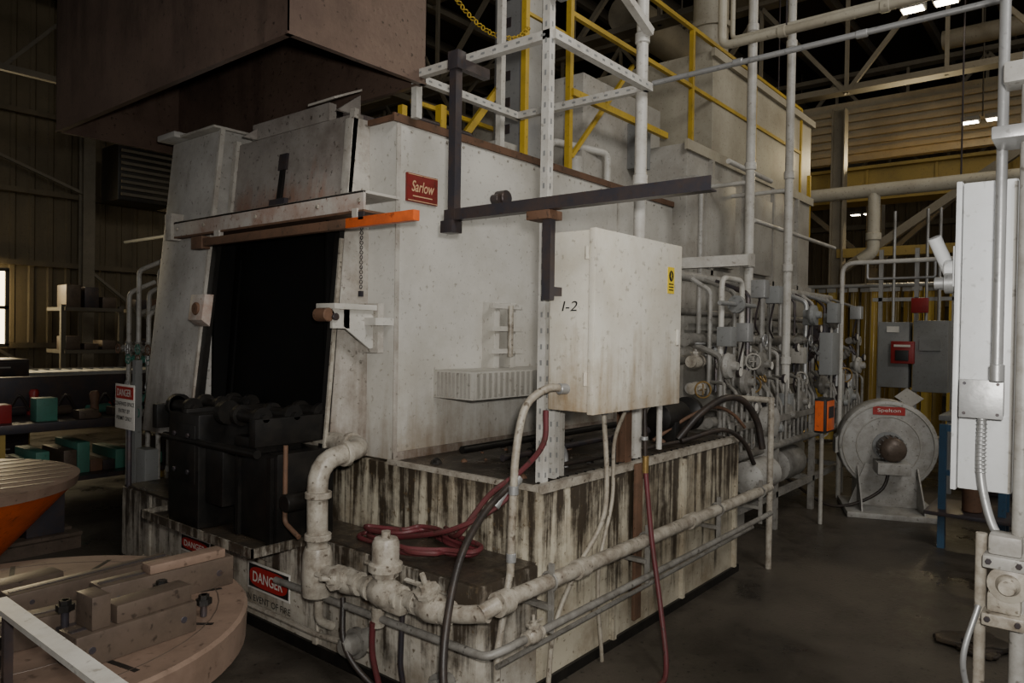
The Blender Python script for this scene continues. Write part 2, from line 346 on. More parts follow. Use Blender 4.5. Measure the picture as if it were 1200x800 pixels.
for x in(3.3,4.1,4.9): b.box(x,x+.03,1.975,2.0,.05,.9,'base')
# drip pan
b.box(1.95,2.25,3.19,4.35,.545,.555,'oil');b.box(1.94,1.95,3.18,4.36,.54,.585,'basef');b.box(1.94,2.25,3.18,3.19,.54,.585,'basef');b.box(1.94,2.25,4.35,4.36,.54,.585,'basef')
for y in(3.5,4.1): b.prism([(2.0,y,.54),(2.25,y,.54),(2.25,y,.38)],(0,.02,0),'basef')
pr=lambda pts,y0,y1,mat,bev=0: b.prism([(x,y0,z) for x,z in pts],(0,y1-y0,0),mat,bev)
pr([(2.69,.94),(2.43,.94),(2.53,2.27),(2.57,2.83),(2.69,2.83)],3.25,3.32,'vest',.004)
pr([(2.43,.94),(2.395,.94),(2.495,2.2),(2.53,2.2)],3.255,3.30,'black')
pr([(2.41,1.0),(2.39,1.0),(2.485,2.15),(2.505,2.15)],3.235,3.25,'pipe')
pr([(2.9,.94),(2.30,.94),(2.50,2.95),(2.9,2.95)],4.52,5.17,'cheek',.012)
pr([(2.32,.94),(2.29,.94),(2.49,2.95),(2.52,2.95)],4.5,4.52,'vest')
pr([(2.335,.94),(2.30,.94),(2.44,2.2),(2.47,2.2)],4.44,4.50,'black')
b.box(2.40,2.95,4.95,5.2,2.95,2.99,'cheek',.008);b.box(2.44,2.9,4.5,4.95,2.95,2.965,'vest')
pr([(2.335,1.66),(2.28,1.7),(2.30,1.86),(2.36,1.86)],4.33,4.5,'lintel',.004);b.cyl((2.275,4.41,1.77),(2.34,4.41,1.77),.04,'rusty')
# dark throat
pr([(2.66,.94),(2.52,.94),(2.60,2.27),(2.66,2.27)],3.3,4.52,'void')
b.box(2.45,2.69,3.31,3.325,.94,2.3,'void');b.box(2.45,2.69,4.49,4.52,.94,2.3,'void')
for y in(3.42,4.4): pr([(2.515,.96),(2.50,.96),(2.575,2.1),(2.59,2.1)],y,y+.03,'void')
# upper door sheet
pr([(2.63,2.33),(2.55,2.33),(2.60,2.86),(2.66,2.86)],3.27,4.5,'soot',.006)
pr([(2.56,2.33),(2.53,2.33),(2.58,2.88),(2.61,2.88)],4.46,4.50,'vest');pr([(2.56,2.33),(2.53,2.33),(2.58,2.88),(2.61,2.88)],3.25,3.29,'vest')
pr([(2.555,2.42),(2.535,2.42),(2.567,2.66),(2.585,2.66)],3.90,3.94,'black')
pr([(2.55,2.40),(2.525,2.40),(2.53,2.44),(2.56,2.44)],3.84,4.0,'dsteel')
pr([(2.585,2.62),(2.56,2.62),(2.572,2.72),(2.6,2.72)],3.88,3.96,'dsteel')
b.prism([(2.595,3.5,2.86),(2.595,4.3,2.86),(2.595,4.3,2.96),(2.595,3.5,2.96)],(.05,0,0),'soot')
for y in(3.3,4.25): b.prism([(2.5,y,2.86),(2.66,y,2.86),(2.66,y,2.98)],(0,.02,0),'soot')
b.prism([(2.45,3.26,2.9),(2.45,3.5,2.9),(2.62,3.55,2.98),(2.62,3.24,2.98)],(0,0,.012),'vest')
# lintel shelf
b.box(2.38,2.62,2.92,4.98,2.345,2.36,'vest',.003);b.box(2.38,2.395,2.92,4.98,2.26,2.36,'lintel',.003);b.box(2.38,2.56,2.92,4.98,2.25,2.262,'rusty')
b.box(2.36,2.62,4.90,4.99,2.24,2.42,'vest',.005)
for y in(2.95,3.3,3.9,4.5,4.85): b.cyl((2.38,y,2.31),(2.37,y,2.31),.012,'pipe',8)
# gusset + roller
b.box(2.34,2.64,3.09,3.25,1.76,1.79,'body',.003)
b.box(2.35,2.46,3.12,3.14,1.66,1.77,'body');b.prism([(2.42,3.12,1.77),(2.64,3.12,1.77),(2.64,3.12,1.56),(2.60,3.12,1.55),(2.42,3.12,1.67)],(0,.015,0),'body',.002)
b.box(2.62,2.66,3.08,3.25,1.53,1.80,'vest');b.box(2.56,2.69,3.03,3.25,1.68,1.72,'body')
b.cyl((2.36,3.115,1.72),(2.36,3.10,1.72),.02,'dsteel');b.cyl((2.33,3.12,1.73),(2.33,3.22,1.73),.036,'rusty')
for k in range(14): b.ring((2.5,3.08,2.22-k*.026),(1,0,0) if k%2 else (0,1,0),.010,.0025,'dsteel',8)
b.box(2.49,2.51,3.07,3.09,1.83,1.86,'dsteel')
# side fittings
b.box(2.76,2.995,3.012,3.03,2.372,2.53,'redplate',.003);
for a in((2.765,2.99,2.377,2.381),(2.765,2.99,2.521,2.525)): b.box(a[0],a[1],3.009,3.013,a[2],a[3],'gold')
b.text('Sarlow',(2.877,3.011,2.46),X,Z,.062,'gold',w=.175,bold=.01,shear=.25)
b.box(2.80,2.95,3.010,3.012,2.402,2.408,'gold')
b.box(3.0,4.6,2.72,3.03,1.27,1.43,'body',.004)
for k in range(9): b.box(2.992,3.0,2.74+k*.03,2.752+k*.03,1.28,1.42,'rear')
for k in range(22): b.box(3.03+k*.05,3.05+k*.05,2.712,2.72,1.28,1.42,'rear')
b.cyl((3.55,3.03,2.5),(3.55,2.95,2.5),.05,'dsteel');b.cyl((3.5,3.03,2.49),(3.5,2.97,2.49),.03,'dsteel')
for x in(3.42,3.58): b.box(x,x+.05,2.93,3.03,1.43,1.84,'body',.003)
for z in(1.52,1.66,1.8): b.box(3.38,3.68,2.91,2.94,z,z+.03,'body')
b.cyl((3.54,2.9,1.5),(3.54,2.9,1.82),.018,'pipe',10)
# rear block
b.box(5.95,9.35,2.9,5.1,0.0,3.35,'rear',.01);b.box(5.9,9.4,2.87,2.9,3.28,3.37,'beige')
for x in(6.4,7.2,8.0,8.8): b.box(x,x+.05,2.86,2.9,1.2,3.28,'rear')
b.box(6.25,6.9,2.84,2.9,2.3,3.1,'rear',.008);b.box(7.3,7.9,2.84,2.9,2.3,3.1,'rear',.008)
for z in(2.2,1.7): b.box(5.95,9.35,2.86,2.9,z,z+.06,'rear')
# roof equipment
b.box(4.9,6.2,3.3,4.5,2.82,3.75,'rear',.01);b.box(5.6,5.75,3.15,3.3,3.1,3.5,'grey',.006)
b.box(6.9,10.0,3.1,5,3.35,4.5,'beige',.01);b.box(6.85,10.05,3.06,3.1,4.42,4.5,'beige')
b.lathe((7.6,3.45,4.5),Z,[(0,.28),(.05,.28),(.06,.19),(.5,.19),(.5,.22),(.56,.22),(.56,.19),(3,.19)],'beige',24)
b.box(4.25,4.3,3.42,3.68,2.82,6,'galv');b.box(4.3,4.5,3.42,3.44,2.82,6,'galv');b.box(4.3,4.5,3.66,3.68,2.82,6,'galv')
for k in range(14): b.box(4.243,4.25,3.52,3.58,2.95+k*.2,3.02+k*.2,'dsteel')
b.cyl((3.0,3.5,2.84),(3.0,3.5,2.96),.06,'dsteel');b.tube([(3.1,3.3,2.82),(3.1,3.3,2.95),(3.6,3.3,2.95),(3.6,3.3,2.82)],.02,'dsteel')
b.box(3.0,4.2,3.9,4.6,2.82,3.1,'dsteel',.01)
b.tube([(4.6,3.4,2.85),(4.6,3.4,3.15),(5.2,3.25,3.15),(5.2,3.25,2.85)],.03,'pipec');b.cyl((4.8,3.3,2.82),(4.8,3.3,3.05),.07,'rear');b.box(3.75,3.95,3.2,3.35,2.82,2.95,'rear',.005)
b.text('IN EVENT OF FIRE',(2.2345,3.5,.165),-Y,Z,.035,'signk',w=.42)
b.done()
# signs
def dsign(x,y0,y1,z0,z1):
    b=B('danger_sign');b.box(x-.004,x,y0,y1,z0,z1,'signw',.001);b.box(x-.005,x-.004,y0+.012,y1-.012,z0+.012,z1-.012,'signk')
    yc=(y0+y1)/2;zc=(z0+z1)/2;w=(y1-y0)/2-.022;h=(z1-z0)/2-.020
    b.prism([(x-.007,yc+w*math.copysign(abs(math.cos(a))**.5,math.cos(a)),zc+h*math.copysign(abs(math.sin(a))**.7,math.sin(a))) for a in[2*math.pi*k/28 for k in range(28)]],(.002,0,0),'signr')
    b.text('DANGER',(x-.0075,yc,zc),-Y,Z,h*1.05,'signw',w=w*1.6,bold=.015);b.done()
dsign(2.232,3.29,3.69,.215,.365);dsign(2.232,4.10,4.46,.27,.38)
s_=B('confined_space_sign');x=2.24;s_.box(x-.004,x,5.14,5.44,.94,1.25,'signw',.001);s_.box(x-.006,x-.004,5.155,5.425,1.15,1.235,'signr')
s_.text('DANGER',(x-.007,5.29,1.193),-Y,Z,.05,'signw',w=.22,bold=.01)
for i,t in enumerate(('CONFINED SPACE','ENTRY BY','PERMIT ONLY')): s_.text(t,(x-.006,5.29,1.115-i*.05),-Y,Z,.028,'signk',bold=.01)
s_.cyl((2.27,5.29,0),(2.27,5.29,1.2),.018,'dsteel',8);s_.box(2.24,2.27,5.26,5.32,1.0,1.2,'dsteel');s_.done()
# ------------------------------------------------------------------ hood
b=B('exhaust_hood')
x0,x1,y0,y1,z0,z1=1.92,2.78,2.90,5.66,3.0,4.5;t=.006
b.box(x0,x0+t,y0,y1,z0,z1,'hood');b.box(x1-t,x1,y0,y1,z0,z1,'hood');b.box(x0,x1,y0,y0+t,z0,z1,'hood');b.box(x0,x1,y1-t,y1,z0,z1,'hood');b.box(x0,x1,y0,y1,z1,z1+t,'hood')
for a in((x0-.004,x0+.03,y0,y1),(x1-.03,x1+.004,y0,y1),(x0,x1,y0-.004,y0+.03),(x0,x1,y1-.03,y1+.004)): b.box(*a,z0-.012,z0,'hood')
b.box(x0+.2,x1-.2,3.9,4.5,z1,CE,'hood')
for y in(3.2,5.3): b.cyl((2.35,y,z1),(2.35,y,CE),.015,'dsteel',8)
b.done()
# ------------------------------------------------------------------ charge mechanism
b=B('charge_transfer_mechanism')
b.box(1.99,2.35,3.80,4.14,.555,1.18,'black',.015);b.box(2.10,2.45,3.22,3.62,.555,1.02,'black',.015)
b.box(2.03,2.40,3.62,3.80,.70,1.0,'black',.01)
for y in(3.26,3.95,4.3): b.box(2.0,2.51,y,y+.06,1.06,1.2,'black',.005)
for y in(3.40,4.10):
    for x in(2.06,2.24,2.42): b.lathe((x,y-.14,1.20),Y,[(0,.02),(.03,.02),(.03,.055),(.06,.055),(.06,.035),(.22,.035),(.22,.055),(.25,.055),(.25,.02),(.28,.02)],'black',20)
for y in(3.66,4.2): b.lathe((2.08,y-.02,1.2),Y,[(0,.03),(0,.065),(.05,.065),(.05,.03)],'black',20)
b.tube([(2.0,3.24,1.03),(2.0,4.2,1.03)],.022,'black');b.box(1.985,1.995,3.83,4.1,.8,1.12,'black',.004)
for y in(3.9,4.05):
    for z in(.86,1.06): b.cyl((1.985,y,z),(1.975,y,z),.014,'dsteel',6)
b.box(2.03,2.3,3.3,3.5,1.02,1.1,'black',.01);b.cyl((2.06,3.1,.8),(2.3,3.1,.8),.045,'black')
for y in(3.25,3.55): b.box(2.08,2.1,y,y+.03,.56,1.0,'black')
b.tube([(2.08,3.12,1.08),(2.08,3.12,.7),(2.08,3.0,.65)],.012,'rusty')
b.done()
b=B('door_guard_bar');b.box(2.33,2.37,2.50,3.0,2.165,2.215,'orange',.003);b.box(2.33,2.37,3.0,4.45,2.165,2.215,'rusty',.003);b.box(2.32,2.38,4.42,4.55,2.15,2.23,'rusty',.003)
b.box(2.37,2.385,2.96,3.0,2.2,2.27,'vest');b.box(2.33,2.34,2.86,2.9,2.2,2.24,'dsteel');b.box(2.37,2.40,4.3,4.36,2.19,2.26,'vest');b.done()
# ------------------------------------------------------------------ hanging bar frame
b=B('steel_bar_frame')
b.angle((2.60,1.17,2.20),(2.60,2.57,2.20),.055,.007,'dsteel',a=(0,0,1),b_=(1,0,0))
b.box(2.585,2.66,2.50,2.58,2.14,2.20,'dsteel',.003)
b.bar((2.62,2.52,2.2),(2.62,2.52,3.0),.045,.045,'dsteel');b.bar((2.60,2.52,2.98),(2.85,2.52,2.98),.04,.05,'dsteel');b.box(2.59,2.65,2.48,2.55,2.94,3.03,'dsteel',.004)
b.bar((2.64,1.95,2.2),(2.64,1.95,1.80),.045,.035,'dsteel');b.box(2.60,2.70,1.92,2.05,2.16,2.2,'rusty',.003)
b.box(2.65,2.74,1.93,1.98,1.82,1.86,'dsteel')
b.done()
def strut(b,p,q,w=.042,mat='pipec',slots=True):
    p=V(p);q=V(q);b.bar(p,q,w,w,mat);d=(q-p).normalized();L=(q-p).length
    if slots:
        n=int(L/.075)
        for k in range(n):
            c=p+d*(k+.5)*.075
            for sd in(V((1,0,0)),V((0,1,0))):
                if abs(sd.dot(d))>.5: continue
                e=c-sd*(w/2);b.bar(e-d*.012,e+d*.012,.002,.011,'grey',up=(sd.cross(d)))
b=B('strut_support_frame')
zz=3.04
strut(b,(2.75,2.05,.95),(2.75,2.05,4.4));strut(b,(2.75,2.03,zz),(2.75,2.97,zz));strut(b,(3.66,2.03,zz),(3.66,2.97,zz));strut(b,(2.75,2.03,zz),(3.68,2.03,zz));strut(b,(2.75,2.97,zz),(3.68,2.97,zz))
strut(b,(2.78,2.97,2.82),(2.78,2.97,zz),slots=False);strut(b,(3.62,3.08,2.84),(3.62,3.08,4.4),slots=False)
strut(b,(2.88,2.08,.95),(2.88,2.08,1.6));b.bar((2.95,2.08,.95),(2.95,2.08,1.4),.02,.02,'rear')
b.ibeam((3.5,2.05,.95),(3.5,2.05,2.12),.06,.06,.008,'rusty',up=Y)
b.box(3.49,3.56,1.96,1.98,.1,.95,'rusty',.003)
b.tube([(3.68,2.08,.95),(3.68,2.08,4.6)],.034,'pipec',14);
for z in(2.5,3.3,4.0): b.cyl((3.68,2.08,z),(3.68,2.08,z+.06),.042,'pipec')
b.tube([(2.66,2.0,3.3),(2.66,2.0,4.4)],.012,'grey',8);b.box(2.72,2.8,1.98,2.02,3.2,3.55,'grey',.003)
strut(b,(4.5,1.74,2.13),(4.5,3.02,2.13),w=.07,slots=False)
b.box(4.46,4.54,1.735,1.745,2.09,2.17,'rear')
strut(b,(2.75,2.03,3.7),(3.68,2.03,3.35),slots=False)
b.done()
# ------------------------------------------------------------------ control enclosure
b=B('electrical_enclosure')
b.box(2.72,3.55,1.785,2.0,1.30,2.113,'encl',.008);b.box(2.715,3.555,1.75,1.783,1.292,2.12,'encl',.006)
b.box(3.50,3.53,1.742,1.75,1.6,1.68,'encl',.003)
for z in(1.42,1.98): b.cyl((2.71,1.79,z),(2.71,1.79,z+.06),.01,'encl',8)
b.box(3.395,3.465,1.7475,1.75,1.865,2.0,'signy')
b.prism([(3.43+.024*math.cos(a),1.7465,1.955+.028*math.sin(a)) for a in[2*math.pi*k/16 for k in range(16)]],(0,.001,0),'signk');b.prism([(3.422,1.7458,1.978),(3.438,1.7458,1.958),(3.430,1.7458,1.957),(3.440,1.7458,1.936),(3.421,1.7458,1.955),(3.430,1.7458,1.957)],(0,.0005,0),'signy')
for k in range(3): b.box(3.405,3.455,1.7468,1.7475,1.88+k*.015,1.886+k*.015,'signk')
b.text('I-2',(2.7185,1.885,1.775),-Y,Z,.045,'signk',w=.085,shear=.2)
for x in(3.0,3.2,3.4): b.cyl((x,1.87,1.30),(x,1.87,1.265),.022,'galv',10)
b.done()
b=B('flexible_conduit');b.tube([(2.72,1.9,1.40),(2.62,1.93,1.405),(2.52,1.97,1.33),(2.47,1.98,1.15),(2.45,1.98,.9),(2.44,1.98,.6)],.018,'whose',smooth=True)
b.cyl((2.735,1.897,1.40),(2.68,1.91,1.402),.025,'galv')
for p in((2.455,1.98,.95),(2.445,1.98,.66)): b.cyl(p,(p[0],p[1],p[2]+.04),.022,'galv')
b.done()
b=B('air_hose');b.tube([(3.4,1.87,1.27),(3.4,1.86,.9)],.011,'bhose');b.tube([(3.4,1.86,.95),(3.37,1.80,.6),(3.32,1.72,.3),(3.2,1.62,.05),(3.05,1.6,.015),(2.8,1.7,.015)],.013,'hose',smooth=True);b.cyl((3.4,1.86,.93),(3.4,1.86,1.02),.017,'brass');b.cyl((3.4,1.87,1.1),(3.4,1.87,1.12),.02,'galv');b.done()
b=B('conduit_drop');b.tube([(3.0,1.87,1.27),(3.02,1.86,.95),(3.0,1.87,.75),(2.9,1.93,.55),(2.75,1.96,.3),(2.7,1.96,.0)],.012,'whose',smooth=True)
b.tube([(3.2,1.87,1.27),(3.2,1.93,1.1),(3.22,1.95,.8),(3.1,1.95,.45),(3.15,1.95,.0)],.010,'whose',smooth=True);b.done()
b=B('black_hose_loop')
b.tube([(4.45,2.2,.96),(4.6,2.12,1.12),(4.8,2.04,1.22),(5.0,1.98,1.2),(5.14,1.93,1.05),(5.18,1.9,.85)],.024,'bhose',smooth=True)
b.tube([(4.4,2.15,.96),(4.7,2.0,1.02),(4.95,1.95,.92),(5.1,1.93,.75)],.016,'bhose',smooth=True)
b.tube([(4.3,2.3,.96),(4.55,2.18,1.10),(4.8,2.1,1.16),(5.0,2.05,1.1),(5.1,2.0,1.0)],.012,'rusty',smooth=True);b.done()
# ------------------------------------------------------------------ front piping
b=B('quench_oil_piping')
b.tube([(2.45,3.5,1.05),(2.45,2.95,1.05),(2.13,2.93,1.02),(2.13,2.92,.40)],.050,'pipe',14,fil=.13)
for c,d in(((2.45,3.08,1.05),Y),((2.30,2.94,1.035),X),((2.13,2.92,.86),Z),((2.13,2.92,.66),Z)): b.flange(c,d,.064,.03,'pipe',0)
b.lathe((2.13,2.92,.36),Z,[(0,.04),(.02,.07),(.12,.075),(.22,.07),(.25,.06)],'pipe')
b.tube([(2.13,2.9,.50),(2.12,2.0,.52),(2.16,1.86,.55)],.036,'pipe',12,fil=.09)
b.tube([(2.14,1.88,.55),(2.22,1.85,.58),(5.1,1.85,.58)],.034,'pipe',12,fil=.06)
for y in(2.72,2.62,2.2,2.1): b.lathe((2.12,y-.03,.515),Y,[(0,.05),(.06,.05)],'pipe',8)
b.valve((2.12,2.42,.51),Y,.036,'pipe');b.lathe((2.12,2.42,.58),Z,[(0,.05),(.03,.05),(.03,.075),(.06,.075),(.07,.06),(.15,.06),(.17,.05),(.175,.02),(.20,.02)],'pipe')
b.box(2.08,2.16,2.28,2.40,.45,.54,'pipe',.01)
b.valve((2.12,2.68,.505),Y,.032,'pipe',up=(-1,0,.3));b.valve((2.12,2.13,.52),Y,.034,'pipe',up=(-.4,0,1))
b.lathe((2.2,1.85,.575),X,[(0,.05),(.07,.05)],'pipe');b.lathe((2.75,1.85,.58),X,[(0,.044),(.08,.044)],'pipe');b.lathe((3.9,1.85,.58),X,[(0,.044),(.08,.044)],'pipe')
b.tube([(2.15,3.3,.36),(2.15,1.86,.38),(2.22,1.82,.40),(5.15,1.82,.41)],.017,'pipeg',10,fil=.05)
b.tube([(2.3,1.93,.27),(5.1,1.93,.30)],.012,'pipeg',8)
b.tube([(2.2,4.9,.14),(2.2,3.0,.14),(2.2,2.6,.18)],.014,'pipe',8)
for x in(2.55,3.4,4.3,5.0):
    b.bar((x,1.84,.36),(x,1.84,.66),.025,.012,'pipeg');b.bar((x,1.84,.47),(x,2.0,.47),.03,.02,'pipeg')
    b.ring((x,1.85,.58),X,.040,.006,'pipeg')
b.valve((2.4,1.82,.40),X,.018,'pipe');b.cyl((2.15,2.5,.33),(2.15,2.5,.42),.03,'pipe')
b.tube([(2.14,2.92,.44),(2.14,2.92,.25),(2.22,2.92,.2)],.022,'pipe')
b.lathe((2.25,2.68,.2),-X,[(0,.05),(.06,.05),(.06,.07),(.085,.07),(.085,.05),(.14,.05),(.16,.03)],'pipeg')
b.lathe((2.25,2.15,.16),-X,[(0,.04),(.05,.04),(.05,.055),(.07,.055),(.07,.035),(.1,.035)],'pipeg')
b.tube([(2.16,2.35,.46),(2.16,2.36,.2),(2.2,2.36,.0)],.012,'dsteel');b.tube([(2.12,2.5,.36),(2.14,2.52,.2),(2.18,2.5,.0)],.014,'hose',smooth=True)
b.tube([(2.15,2.75,.40),(2.10,2.66,.2),(2.15,2.5,.05),(2.2,2.3,.0)],.013,'bhose',smooth=True)
b.tube([(5.2,1.85,.0),(5.2,1.85,1.22)],.022,'pipe',10);b.tube([(5.2,1.85,.58),(5.1,1.85,.58)],.03,'pipe');b.tube([(5.2,1.85,1.2),(5.2,2.2,1.2)],.022,'pipe')
b.tube([(2.35,1.97,0),(2.35,1.97,.3),(2.44,1.98,.62)],.016,'pipe')
b.done()
b=B('coiled_air_hose')
pts=[]
for k in range(60):
    a=k*.42;R=.15+.035*math.sin(k*1.7)+.02*math.sin(k*.37);pts.append((2.46+R*.95*math.cos(a),2.55+R*1.9*math.sin(a)+.03*math.sin(k*.23),.615+.0012*k+.010*math.sin(k*.9)))
b.tube(pts[:46],.012,'hose',8,smooth=True)
b.tube([pts[45],(2.45,2.3,.72),(2.55,2.2,.9),(2.64,2.08,1.02),(2.68,1.99,1.15),(2.68,1.98,1.3)],.013,'hose',8,smooth=True)
b.tube([(2.42,2.75,.62),(2.4,2.3,.75),(2.55,2.12,.88),(2.64,2.1,1.0)],.012,'hose',8,smooth=True);b.cyl((2.52,2.14,.86),(2.58,2.12,.93),.02,'galv');b.done()
b=B('suction_hose');b.tube([(2.58,2.1,.96),(2.4,2.1,.86),(2.2,2.05,.72),(2.05,1.98,.5),(1.98,1.92,.3),(1.98,1.85,.12),(2.05,1.75,.02),(2.2,1.7,.02)],.016,'bhose',10,smooth=True)
b.cyl((2.58,2.1,.94),(2.64,2.1,.98),.024,'galv');b.done()
b=B('lifting_shackle')
b.tube([(3.08,2.2,.95),(3.08,2.2,1.02),(3.12,2.2,1.07),(3.16,2.2,1.02),(3.16,2.2,.95)],.014,'galv',fil=.03);b.cyl((3.06,2.2,.965),(3.18,2.2,.965),.012,'galv');b.done()
b=B('gear_motor');b.lathe((4.35,2.3,1.1),X,[(0,.03),(.02,.09),(.1,.1),(.3,.1),(.32,.07),(.4,.05)],'black');b.box(4.42,4.6,2.2,2.4,.94,1.08,'black',.01);b.lathe((4.75,2.3,1.1),X,[(0,.06),(.03,.12),(.07,.12),(.1,.04)],'black')
b.tube([(3.9,2.35,1.0),(4.3,2.35,1.02)],.03,'dsteel');b.done()
b=B('deck_piping')
b.tube([(2.95,2.75,1.0),(4.9,2.75,1.0)],.022,'black');b.tube([(3.0,2.5,.98),(4.2,2.5,.98),(4.2,2.3,.98)],.018,'dsteel')
b.valve((3.3,2.5,.98),X,.02,'black');b.valve((3.8,2.75,1.0),X,.024,'black',wheel='black')
b.tube([(2.9,2.2,.97),(4.3,2.12,.97)],.012,'bhose');b.tube([(4.0,2.1,.96),(4.0,2.1,1.5),(4.0,2.95,1.5)],.018,'pipec')
random.seed(11)
for k in range(30):
    x=random.uniform(2.8,4.8);y=random.uniform(2.15,2.9);q=random.uniform(.01,.035);b.lathe((x,y,.94),Z,[(0,q),(q*.5,q*.8),(q*.9,q*.2)],random.choice(('oil','rusty','black')),7)
b.done()
# ------------------------------------------------------------------ gas train at rear
b=B('gas_burner_piping')
for z,y,r,mt_ in((2.12,2.6,.04,'pipem'),(1.62,2.5,.05,'pipeg'),(1.25,2.45,.045,'pipem'),(1.0,2.3,.04,'pipeg'),(.72,2.2,.035,'pipeg'),(1.45,2.75,.04,'rear'),(1.85,2.75,.03,'pipeg')):
    b.tube([(5.15,y,z),(9.2,y,z)],r,mt_,12)
random.seed(3)
for k in range(36):
    x=5.2+k*.112;z=random.choice((1.62,1.25,1.0,1.45,.72));y=2.42;mm=random.choice(('pipec','pipeg','pipeg','pipem','pipe','dsteel','dsteel'))
    b.valve((x,y+random.uniform(-.12,.1),z),X,random.uniform(.022,.040),mm,up=random.choice(((0,-1,0),(0,0,1),(0,-1,.6),(-1,-1,0))),wheel=random.choice(('rear','galv',None,'dsteel','brass')))
    yy=random.uniform(2.25,2.5)
    b.tube([(x+.08,2.6,2.12 if k%2 else 1.62),(x+.08,yy,2.0 if k%2 else 1.5),(x+.08,yy,.75+random.random()*.5)],random.uniform(.010,.026),random.choice(('pipem','galv','pipeg','dsteel')),8)
    if k%3==0:
        zc=random.uniform(.85,1.9);b.lathe((x+.1,2.3,zc),-Y,[(0,.03),(.05,.05),(.06,.09),(.08,.10),(.11,.09),(.12,.04),(.16,.03)],random.choice(('pipem','pipeg','grey')),20)
    elif k%3==1:
        zc=random.uniform(.7,2.0);b.box(x,x+.11,2.20,2.32,zc,zc+.15,random.choice(('grey','rear','galv','dsteel')),.008);b.tube([(x+.05,2.26,zc),(x+.06,2.3,zc-.2),(x+.15,2.3,zc-.3)],.009,'dsteel',6,smooth=True)
    else:
        zc=random.uniform(1.0,1.95);b.lathe((x+.05,2.24,zc),-Y,[(0,.012),(.03,.012),(.03,.04),(.05,.042),(.052,.036)],'dsteel',14);b.lathe((x+.05,2.187,zc),-Y,[(0,.034),(.001,.034)],'signw',14)
    b.tube([(x,2.2,.72),(x,2.2,random.uniform(.9,1.3)),(x+.1,2.35,1.3)],.014,'pipeg',8)
b.tube([(5.35,2.3,1.15),(5.35,2.3,2.1),(5.75,2.3,2.1),(5.75,2.3,1.3)],.022,'pipec',12,fil=.08)
b.tube([(5.2,2.25,1.9),(5.9,2.25,1.9)],.018,'galv');b.flange((5.52,2.25,1.9),X,.07,.04,'grey')
for x,y,r in((6.26,2.45,.040),(6.81,2.3,.038)):
    b.tube([(x,y,1.0),(x,y,6.0)],r,'pipec',14)
    for z in(1.4,2.25,3.1,4.3): b.cyl((x,y,z),(x,y,z+.07),r*1.25,'pipec')
    b.tube([(x,y,3.0),(x,2.9,3.0)],.02,'pipec')
b.tube([(5.9,2.5,3.12),(6.9,2.5,3.12)],.022,'pipec');b.tube([(6.5,2.5,2.7),(9,2.5,2.7)],.02,'pipec')
b.tube([(5.6,2.85,2.95),(5.6,2.6,2.95),(5.6,2.6,1.6)],.02,'pipem');b.ball((6.0,2.45,1.72),.07,'pipeg')
for x in(5.35,6.3,7.3,8.3):
    b.bar((x,2.2,0),(x,2.2,1.0),.05,.05,'pipeg');b.bar((x,2.2,.95),(x,2.9,.95),.05,.05,'pipeg');b.bar((x,2.2,.3),(x,2.9,.3),.05,.05,'pipeg')
b.bar((5.35,2.2,.95),(8.3,2.2,.95),.05,.05,'pipeg');b.bar((5.35,2.2,.3),(8.3,2.2,.3),.05,.05,'pipeg')
b.lathe((5.6,2.1,1.0),-Y,[(0,.05),(.05,.11),(.10,.12),(.14,.11),(.16,.05)],'pipem',24)
b.lathe((5.5,2.15,.55),X,[(0,.04),(.04,.13),(.45,.13),(.5,.05)],'pipem');b.lathe((6.5,2.3,.5),X,[(0,.05),(.04,.15),(.5,.15),(.55,.06)],'pipeg')
b.box(5.95,6.1,2.15,2.3,.35,.85,'pipem',.01);b.box(7.2,7.45,2.0,2.12,1.3,1.7,'grey',.008);b.box(7.7,7.85,2.1,2.2,1.8,2.0,'grey',.008);b.box(5.3,5.9,2.3,2.85,.05,.3,'rear',.01)
b.done()
b=B('recorder_box');b.box(6.62,6.86,1.88,1.98,.82,1.12,'signk',.01);b.box(6.64,6.84,1.872,1.88,.84,1.10,'orange',.004);b.box(6.67,6.81,1.868,1.872,.95,1.05,'signk')
b.box(6.61,6.63,1.9,1.97,.84,1.10,'orange');b.cyl((6.75,1.95,0),(6.75,1.95,.82),.018,'rear');b.done()
b=B('overhead_conduit');b.tube([(3.70,2.02,3.07),(3.70,.27,3.09),(2.55,.25,3.09),(2.55,.25,1.53)],.0145,'galv',10,fil=.12)
for y in(1.5,.9): b.cyl((3.70,y,3.08),(3.70,y+.05,3.08),.019,'galv')
b.done()
b=B('overhead_gas_pipe');b.tube([(5.5,2.4,5.2),(5.5,2.4,3.93),(5.5,-3,3.93)],.034,'beige',12);b.tube([(5.7,2.4,5.2),(5.7,2.4,4.05),(5.7,-3,4.05)],.02,'beige',10)
for y in(1.9,1.2,0): b.cyl((5.5,y,3.93),(5.5,y+.06,3.93),.044,'beige');b.cyl((5.5,y,3.97),(5.5,y,CE),.006,'dsteel',6)
b.done()
b=B('overhead_header_pipe');b.tube([(10.15,4.5,3.54),(10.15,-2,3.54)],.085,'beige',14);b.tube([(10.15,2.35,3.5),(10.15,2.35,2.75),(10.15,2.5,2.65)],.075,'beige',14);b.cyl((10.15,2.35,2.9),(10.15,2.35,3.0),.095,'beige')
for y in(3.6,1.4): b.cyl((10.15,y,3.6),(10.15,y,CE),.01,'dsteel',6)
b.done()
